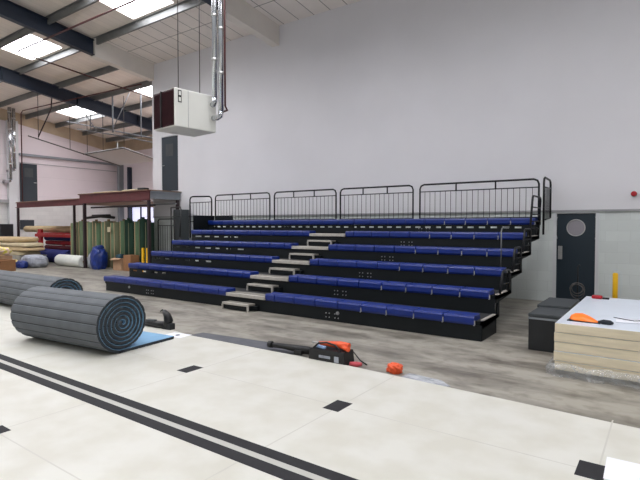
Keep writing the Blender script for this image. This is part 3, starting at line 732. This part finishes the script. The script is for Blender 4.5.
# stacked underlay on the left, on a low pallet stack
pl = thing('pallet_stack', 'low timber pallet stack carrying the beige underlay at the left edge', 'pallet', (-23.7,9.83,0))
for q in range(3):
    m = MB()
    for yy in (-.5,-.02,.46): m.box(-1.9, 1.75, yy-.05, yy+.05, q*.14, q*.14+.1)
    m.box(-1.9, 1.75, -.55, .55, q*.14+.1, q*.14+.135); m.build('pallet', M['pallet'], pl)
hs_ = [(.42,.19,M['beige2'],1.6,'pale beige folded underlay sheet, lowest of the pile on the pallets'),(.60,.19,M['beige'],1.85,'brownish beige underlay sheet, second lowest of the pile on the pallets'),(.78,.19,M['beige2'],1.8,'pale underlay sheet, third up in the pile on the pallets'),(.96,.24,M['beige'],1.5,'golden beige rolled underlay on top of the pile on the pallets')]
for z, h, mt, xr, lab in hs_:
    o = lumpy('underlay_sheet', mt, xr*2.1, .98, h-.02, loc=(-23.75+(xr-1.6)*.6, 9.83, z), seed=z*20, amp=.04, freq=2, sq=.4); tag(o, lab, 'underlay', 'beige underlay pile')
# low clutter at the far left
carton(-20.1, 7.75, 1.0, .6, .42, .35, 'brown cardboard box at the left edge behind the rolled mats')
carton(-21.3, 8.2, .9, .6, .5, .2, 'brown cardboard box under the yellow and white wrapped bundle', M['cardlight'], False)
tag(lumpy('wrapped_bundle', M['floral'], 1.1, .7, .34, loc=(-21.3,8.2,.507), seed=21, amp=.25), 'yellow and white patterned bundle on top of a cardboard box', 'bundle')
tag(lumpy('wrapped_bundle', M['floral'], .9, .5, .3, loc=(-21.9,8.9,.0), seed=25, amp=.25), 'yellow and pink patterned bundle on the floor beside the pallets', 'bundle')
tag(MB().box(-28.6, -27.35, 10.7, 11.3, 0, 1.75).build('black_cabinet', M['case'], bevel=.02), 'black cabinet at the far left edge beyond the underlay pile', 'cabinet')

# ------------------------------------------------------------------ tools along the court edge
nl = thing('floor_nailer', 'black L-shaped power tool lying on the court corner beside the blue flap', 'power tool', (-6.72,4.93,T), .1)
m = MB(); m.tube([(-.38,0,.05),(-.2,0,.055),(.0,0,.055),(.16,0,.06)], [.04,.05,.055,.06], 10); m.build('barrel', M['black'], nl)
m = MB(); m.tube([(.16,0,.05),(.2,-.0,.14),(.17,.0,.22),(.1,0,.28)], [.06,.075,.06,.035], 10); m.build('handle', M['black'], nl)
MB().box(.08, .3, -.05, .05, .0, .1).build('nose_block', M['case'], nl, .015)
MB().tube([(.1,0,.28),(.06,0,.3),(.02,0,.27)], .012, 6).build('trigger_hook', M['casetop'], nl)
MB().box(-.3, -.1, -.04, .04, .09, .12).build('magazine', M['casetop'], nl, .01)
t = thing('paper_sheet', 'white paper with a dark spot lying on the court corner by the black tool', 'paper', (-6.06,4.745,T+.001), .12)
MB().box(-.17, .19, -.12, .12, 0, .002).build('sheet', M['paper'], t); MB().tube([(.02,0,.002),(.02,0,.006)], .035, 10).build('dark_spot', M['ink'], t)
ru = tag(MB().prism([(-5.93,4.88),(-4.05,4.93),(-3.78,5.15),(-4.15,5.3),(-5.9,5.12)], 'z', .0, .024).build('rubber_sheet', M['rubber']), 'long flat dark grey rubber strip along the court edge left of the tool bag', 'sheet')
tb = thing('tool_bag', 'open black tool bag with orange tools on top, on the concrete at the court edge', 'tool bag', (-3.40,5.0,0), .04)
m = MB()
m.prism([(-.27,0),(.27,0),(.25,.17),(-.25,.17)], 'y', -.12, .12); m.build('bag_body', M['black'], tb, .015)
MB().box(-.1, .06, -.13, -.121, .07, .1).box(.12, .18, -.13, -.121, .04, .11).build('bag_logo', M['greyfab'], tb)
MB().tube([(-.2,-.1,.17),(-.12,-.1,.24),(.0,-.1,.26),(.12,-.1,.24),(.2,-.1,.17)], .012, 6).build('carry_strap', M['black'], tb)
tl = thing('power_drill', 'orange-red drill with pale body lying on top of the black tool bag', 'drill', (-3.38,5.02,.172), .1)
MB().tube([(-.2,0,.04),(-.05,0,.045),(.1,0,.05),(.22,0,.045)], [.02,.035,.045,.04], 10).build('drill_body', M['orangered'], tl)
MB().tube([(.1,0,.035),(.2,-.06,.03),(.25,-.09,.03)], .03, 8).build('drill_grip', M['orangered'], tl)
MB().tube([(-.2,0,.04),(-.3,0,.04)], .012, 8).build('drill_bit', M['steel'], tl)
bx = thing('blue_case', 'small pale blue plastic clip lying beside the drill on the tool bag', 'tool', (-3.5,4.93,.172), -.2)
MB().box(-.07, .07, -.02, .02, 0, .03).build('clip', mat('pale blue plastic', (150,180,220), .4), bx, .006)
nz = thing('black_grinder', 'black long-nosed power tool lying left of the open tool bag', 'power tool', (-4.02,4.98,.025), .12)
MB().tube([(-.3,0,.07),(-.28,0,.07),(-.1,0,.07),(.02,0,.065),(.3,0,.06)], [.02,.035,.035,.045,.05], 10).build('body', M['black'], nz)
MB().box(.08, .2, -.08, .05, 0.0, .06).build('battery', M['black'], nz, .01)
MB().tube([(-.3,0,.07),(-.36,0,.07)], .045, 12).build('nose_ring', M['black'], nz)
t = tag(MB().tube([(-3.75,5.25,.02),(-3.6,5.3,.09),(-3.45,5.22,.05),(-3.3,5.32,.1),(-3.1,5.2,.02),(-2.95,5.1,.015)], .009, 6).build('power_cable', M['black']), 'thin black cable looping on the concrete behind the tool bag', 'cable')
tag(MB().tube([(-3.1,4.96,.03),(-3.02,4.98,.035),(-2.98,5.03,.03)], [.03,.035,.02], 8).build('red_handle', mat('pinkish red plastic', (200,80,90), .5)), 'small pinkish red handle on the floor right of the tool bag', 'handle')
oc = tag(lumpy('orange_cloth', M['orangered'], .17, .13, .11, loc=(-2.55,5.05,0), seed=31, amp=.3), 'crumpled orange glove on the concrete right of the tool bag', 'glove')
ps = tag(MB().prism([(-2.42,4.92),(-2.3,4.9),(-1.92,4.87),(-1.85,4.95),(-2.0,5.08),(-2.4,5.12)], 'z', .0, .006).build('plastic_bag', M['film']), 'flat clear plastic bag on the concrete beside the orange glove', 'plastic bag')
tag(MB().box(-.35, .0, 0, .36, 0, .002).build('paper_sheet', M['paper'], loc=(.02,3.68,T+.002)), 'plain white paper sheet on the court at the bottom right corner', 'paper').rotation_euler = (0,0,.03)
# drag the corner sheet into place
# ------------------------------------------------------------------ board stack at the right
SX0, SX1, SY0, SY1 = -1.05, 1.4, 6.07, 8.66
bs_ = []
names = ['bottom','second','third','fourth','fifth','sixth','top']
tag(MB().box(SX0+.02, SX1, SY0+.02, SY1, 0, .055).build('base_sheet', M['pallet']), 'grey base sheet under the stack of cream boards', 'board')
z = .055; hgt = .107
words_ = ['bottom cream foam board of the stack at the right, partly in plastic','second cream board up from the floor in the right-hand stack','middle cream board of the five in the right-hand stack','second cream board down from the top of the right-hand stack','topmost cream board of the right-hand stack with a white upper face']
for q in range(5):
    dx = random.uniform(-.008,.008); dy = random.uniform(-.008,.008)
    o = MB().box(SX0+dx, SX1+dx, SY0+dy, SY1+dy, z, z+hgt-.004, 0, 1).build('foam_board', [M['boardcream'], M['boardtop']], bevel=.004)
    tag(o, words_[q], 'board', 'cream boards stacked at the right'); z += hgt
ZT = z-.004
# crumpled wrap around the foot of the stack
from mathutils import noise
m = MB(); n = 90; rows = 6
pth = [(SX0-.03, SY1*.5+SY0*.5), (SX0-.03, SY0-.03), (SX1, SY0-.03)]
L1 = abs(pth[0][1]-pth[1][1]); L2 = pth[2][0]-pth[1][0]
for i in range(n+1):
    s = (L1+L2)*i/n
    if s < L1: bx_, by_, nx_, ny_ = pth[0][0], pth[0][1]-s, -1, 0
    else: bx_, by_, nx_, ny_ = pth[1][0]+(s-L1), pth[1][1], 0, -1
    for j in range(rows):
        t = j/(rows-1); w = noise.noise(Vector((s*6, t*3, 1)))*.035+noise.noise(Vector((s*15, t*6, 5)))*.02
        out = .02+.035*math.sin(t*PI)+w; zz = .004+.13*(1-t)*(1+.25*noise.noise(Vector((s*5,0,9))))
        if j == rows-1: out = .055+w*1.5; zz = .002
        if j == 0: out = .0
        m.v.append((bx_+nx_*out, by_+ny_*out, max(.002, zz)))
for i in range(n):
    for j in range(rows-1):
        a = i*rows+j; m.f.append([a, a+1, a+rows+1, a+rows]); m.m.append(0); m.sm.append(True)
tag(m.build('plastic_wrap', M['plastic']), 'crumpled clear plastic wrap around the foot of the cream board stack', 'plastic wrap')
# orange tool with dark edge and knob
t = thing('masonry_saw', 'orange tapered tool with a dark edge and dark oval handle on the board stack', 'tool', (-.95,6.3,ZT), -.02)
m = MB(); n = 14
pr = [(0,0)]+[(0.0+.27*q/n, .085*math.sin(PI*min(1,(q+2.2)/n*.72))**.8) for q in range(n+1)]+[(.30,.012),(.30,0)]
vs = []
top = [(.0,.02),(.02,.16),(.07,.24),(.13,.25),(.2,.19),(.27,.1),(.31,.04)]
base = [(.0,0),(.31,0)]
poly = [(0,.0)]+[(a,b) for a, b in top]+[(.31,0)]
m = MB().tube([(.0,.08,.0),(.015,.085,0),(.06,.09,0),(.12,.085,0),(.2,.06,0),(.27,.03,0),(.31,.012,0)], [.02,.06,.092,.1,.075,.042,.02], 16)
m.v = [(a, b*1.35, max(.012, c*.85)) for a, b, c in m.v]; m.build('cover', M['orange'], t)
MB().prism([(-.01,-.012),(.33,-.012),(.33,.05),(.2,.2),(.12,.255),(.05,.23),(.0,.14)], 'z', .0, .012).build('base_edge', M['matdark'], t)
m = MB().tube([(.31,.01,.02),(.36,.0,.028),(.43,.0,.026),(.455,.01,.02)], [.014,.028,.026,.012], 10); m.build('oval_handle', M['matdark'], t)
rt = thing('tape_measure', 'small red tool with a black tip on the far edge of the white board', 'tool', (-.86,8.45,ZT), .0)
MB().box(-.09, .05, -.05, .05, 0, .05).build('body', M['red'], rt, .015); MB().box(.05, .14, -.03, .03, 0, .025).build('tip', M['black'], rt, .008)
pp = thing('paper_plan', 'curled white paper with scribbled marks on top of the board stack', 'paper', (-.3,6.7,ZT+.001), .1)
m = MB(); n = 10
for i in range(n+1):
    x = -.2+.62*i/n; zz = .003+.02*(i/n)**2
    m.v += [(x,-.16,zz),(x,.14,zz*.6),(x,-.16,zz+.0015),(x,.14,zz*.6+.0015)]
for i in range(n):
    a = 4*i; m.f += [[a,a+1,a+5,a+4],[a+2,a+6,a+7,a+3],[a,a+4,a+6,a+2],[a+1,a+3,a+7,a+5]]; m.m += [0]*4; m.sm += [True]*4
m.build('sheet', M['paper'], pp)
MB().tube([(-.22,.1,.012),(-.1,.0,.012),(-.02,-.06,.014),(.06,-.02,.016),(.14,-.06,.018),(.3,-.05,.024)], .005, 5).build('ink_scribble', M['ink'], pp)
# cases behind the stack
def case(x0, x1, y0, y1, h, label):
    t = thing('equipment_case', label, 'case', (x0, y0, 0))
    w, d = x1-x0, y1-y0
    MB().box(0, w, 0, d, .0, h-.05).build('body', M['case'], t, .01); MB().box(-.004, w+.004, -.004, d+.004, h-.048, h).build('lid', M['casetop'], t, .01)
    MB().box(0.0, w, -.012, -.0045, h-.075, h-.05).build('edge_strip', M['grey_steel'], t)
    return t
case(-1.55, -1.14, 7.06, 7.72, .50, 'black equipment case on the floor beside the board stack, nearest one')
case(-1.6, -1.16, 7.85, 8.75, .51, 'black equipment case with pale front edge, behind the nearest black case')
cs = thing('cable_stand', 'black stand with looped cable in front of the slate door', 'cable stand', (-1.25,9.2,0))
MB().tube([(0,0,0),(0,0,.02)], .12, 16).build('base', M['black'], cs)
MB().tube([(0,0,.02),(0,0,1.0),(.03,0,1.03)], .012, 6).build('pole', M['black'], cs)
for k, (r, dz, rr) in enumerate(((.11,.62,.1),(.09,.64,.5),(.12,.58,-.4))):
    MB().tube([(math.cos(a*PI/12)*r*math.cos(rr), math.cos(a*PI/12)*r*math.sin(rr)-.02, dz+math.sin(a*PI/12)*r) for a in range(24)], .008, 6, closed=True).build('cable_loop', M['rod'], cs)
yp = thing('yellow_bollard', 'tall yellow post standing on the floor behind the board stack', 'post', (-.82,10.7,0))
MB().tube([(0,0,.02),(0,0,.78),(0,0,.8)], [.045,.045,.03], 14).build('post', M['yellow'], yp); MB().tube([(0,0,0),(0,0,.02)], .09, 14).build('foot_plate', M['yellow'], yp)
al = thing('alarm_sounder', 'red round fire alarm sounder on the back wall at the right edge', 'alarm', (-.605,WY-.03,2.33))
MB().tube([(0,0,0),(0,-.04,0)], .055, 18).build('base', M['frame'], al); MB().tube([(0,-.04,0),(0,-.09,0),(0,-.1,0)], [.055,.05,.03], 18).build('red_lens', M['red'], al)

# ------------------------------------------------------------------ camera, sky, light
F = 490.; YAW = math.atan(350/490.); P = math.atan(15/490.)
fw = Vector((-math.sin(YAW)*math.cos(P), math.cos(YAW)*math.cos(P), -math.sin(P)))
cam = bpy.data.cameras.new('camera'); co = bpy.data.objects.new('camera', cam); COL.objects.link(co)
cam.sensor_width = 36; cam.lens = F/640*36; cam.clip_end = 200
co.location = (0,0,1.7); co.rotation_euler = fw.to_track_quat('-Z','Y').to_euler(); sc.camera = co
w = bpy.data.worlds.new('overcast sky'); sc.world = w; w.use_nodes = True
bg = w.node_tree.nodes['Background']; bg.inputs[0].default_value = (.97,.98,1,1); bg.inputs[1].default_value = .5
sc.view_settings.view_transform = 'Standard'; sc.view_settings.look = 'None'; sc.view_settings.gamma = 1; sc.view_settings.use_curve_mapping = False
sc.view_settings.exposure = 0.0
sc.cycles.max_bounces = 8; sc.cycles.diffuse_bounces = 5; sc.cycles.use_denoising = True
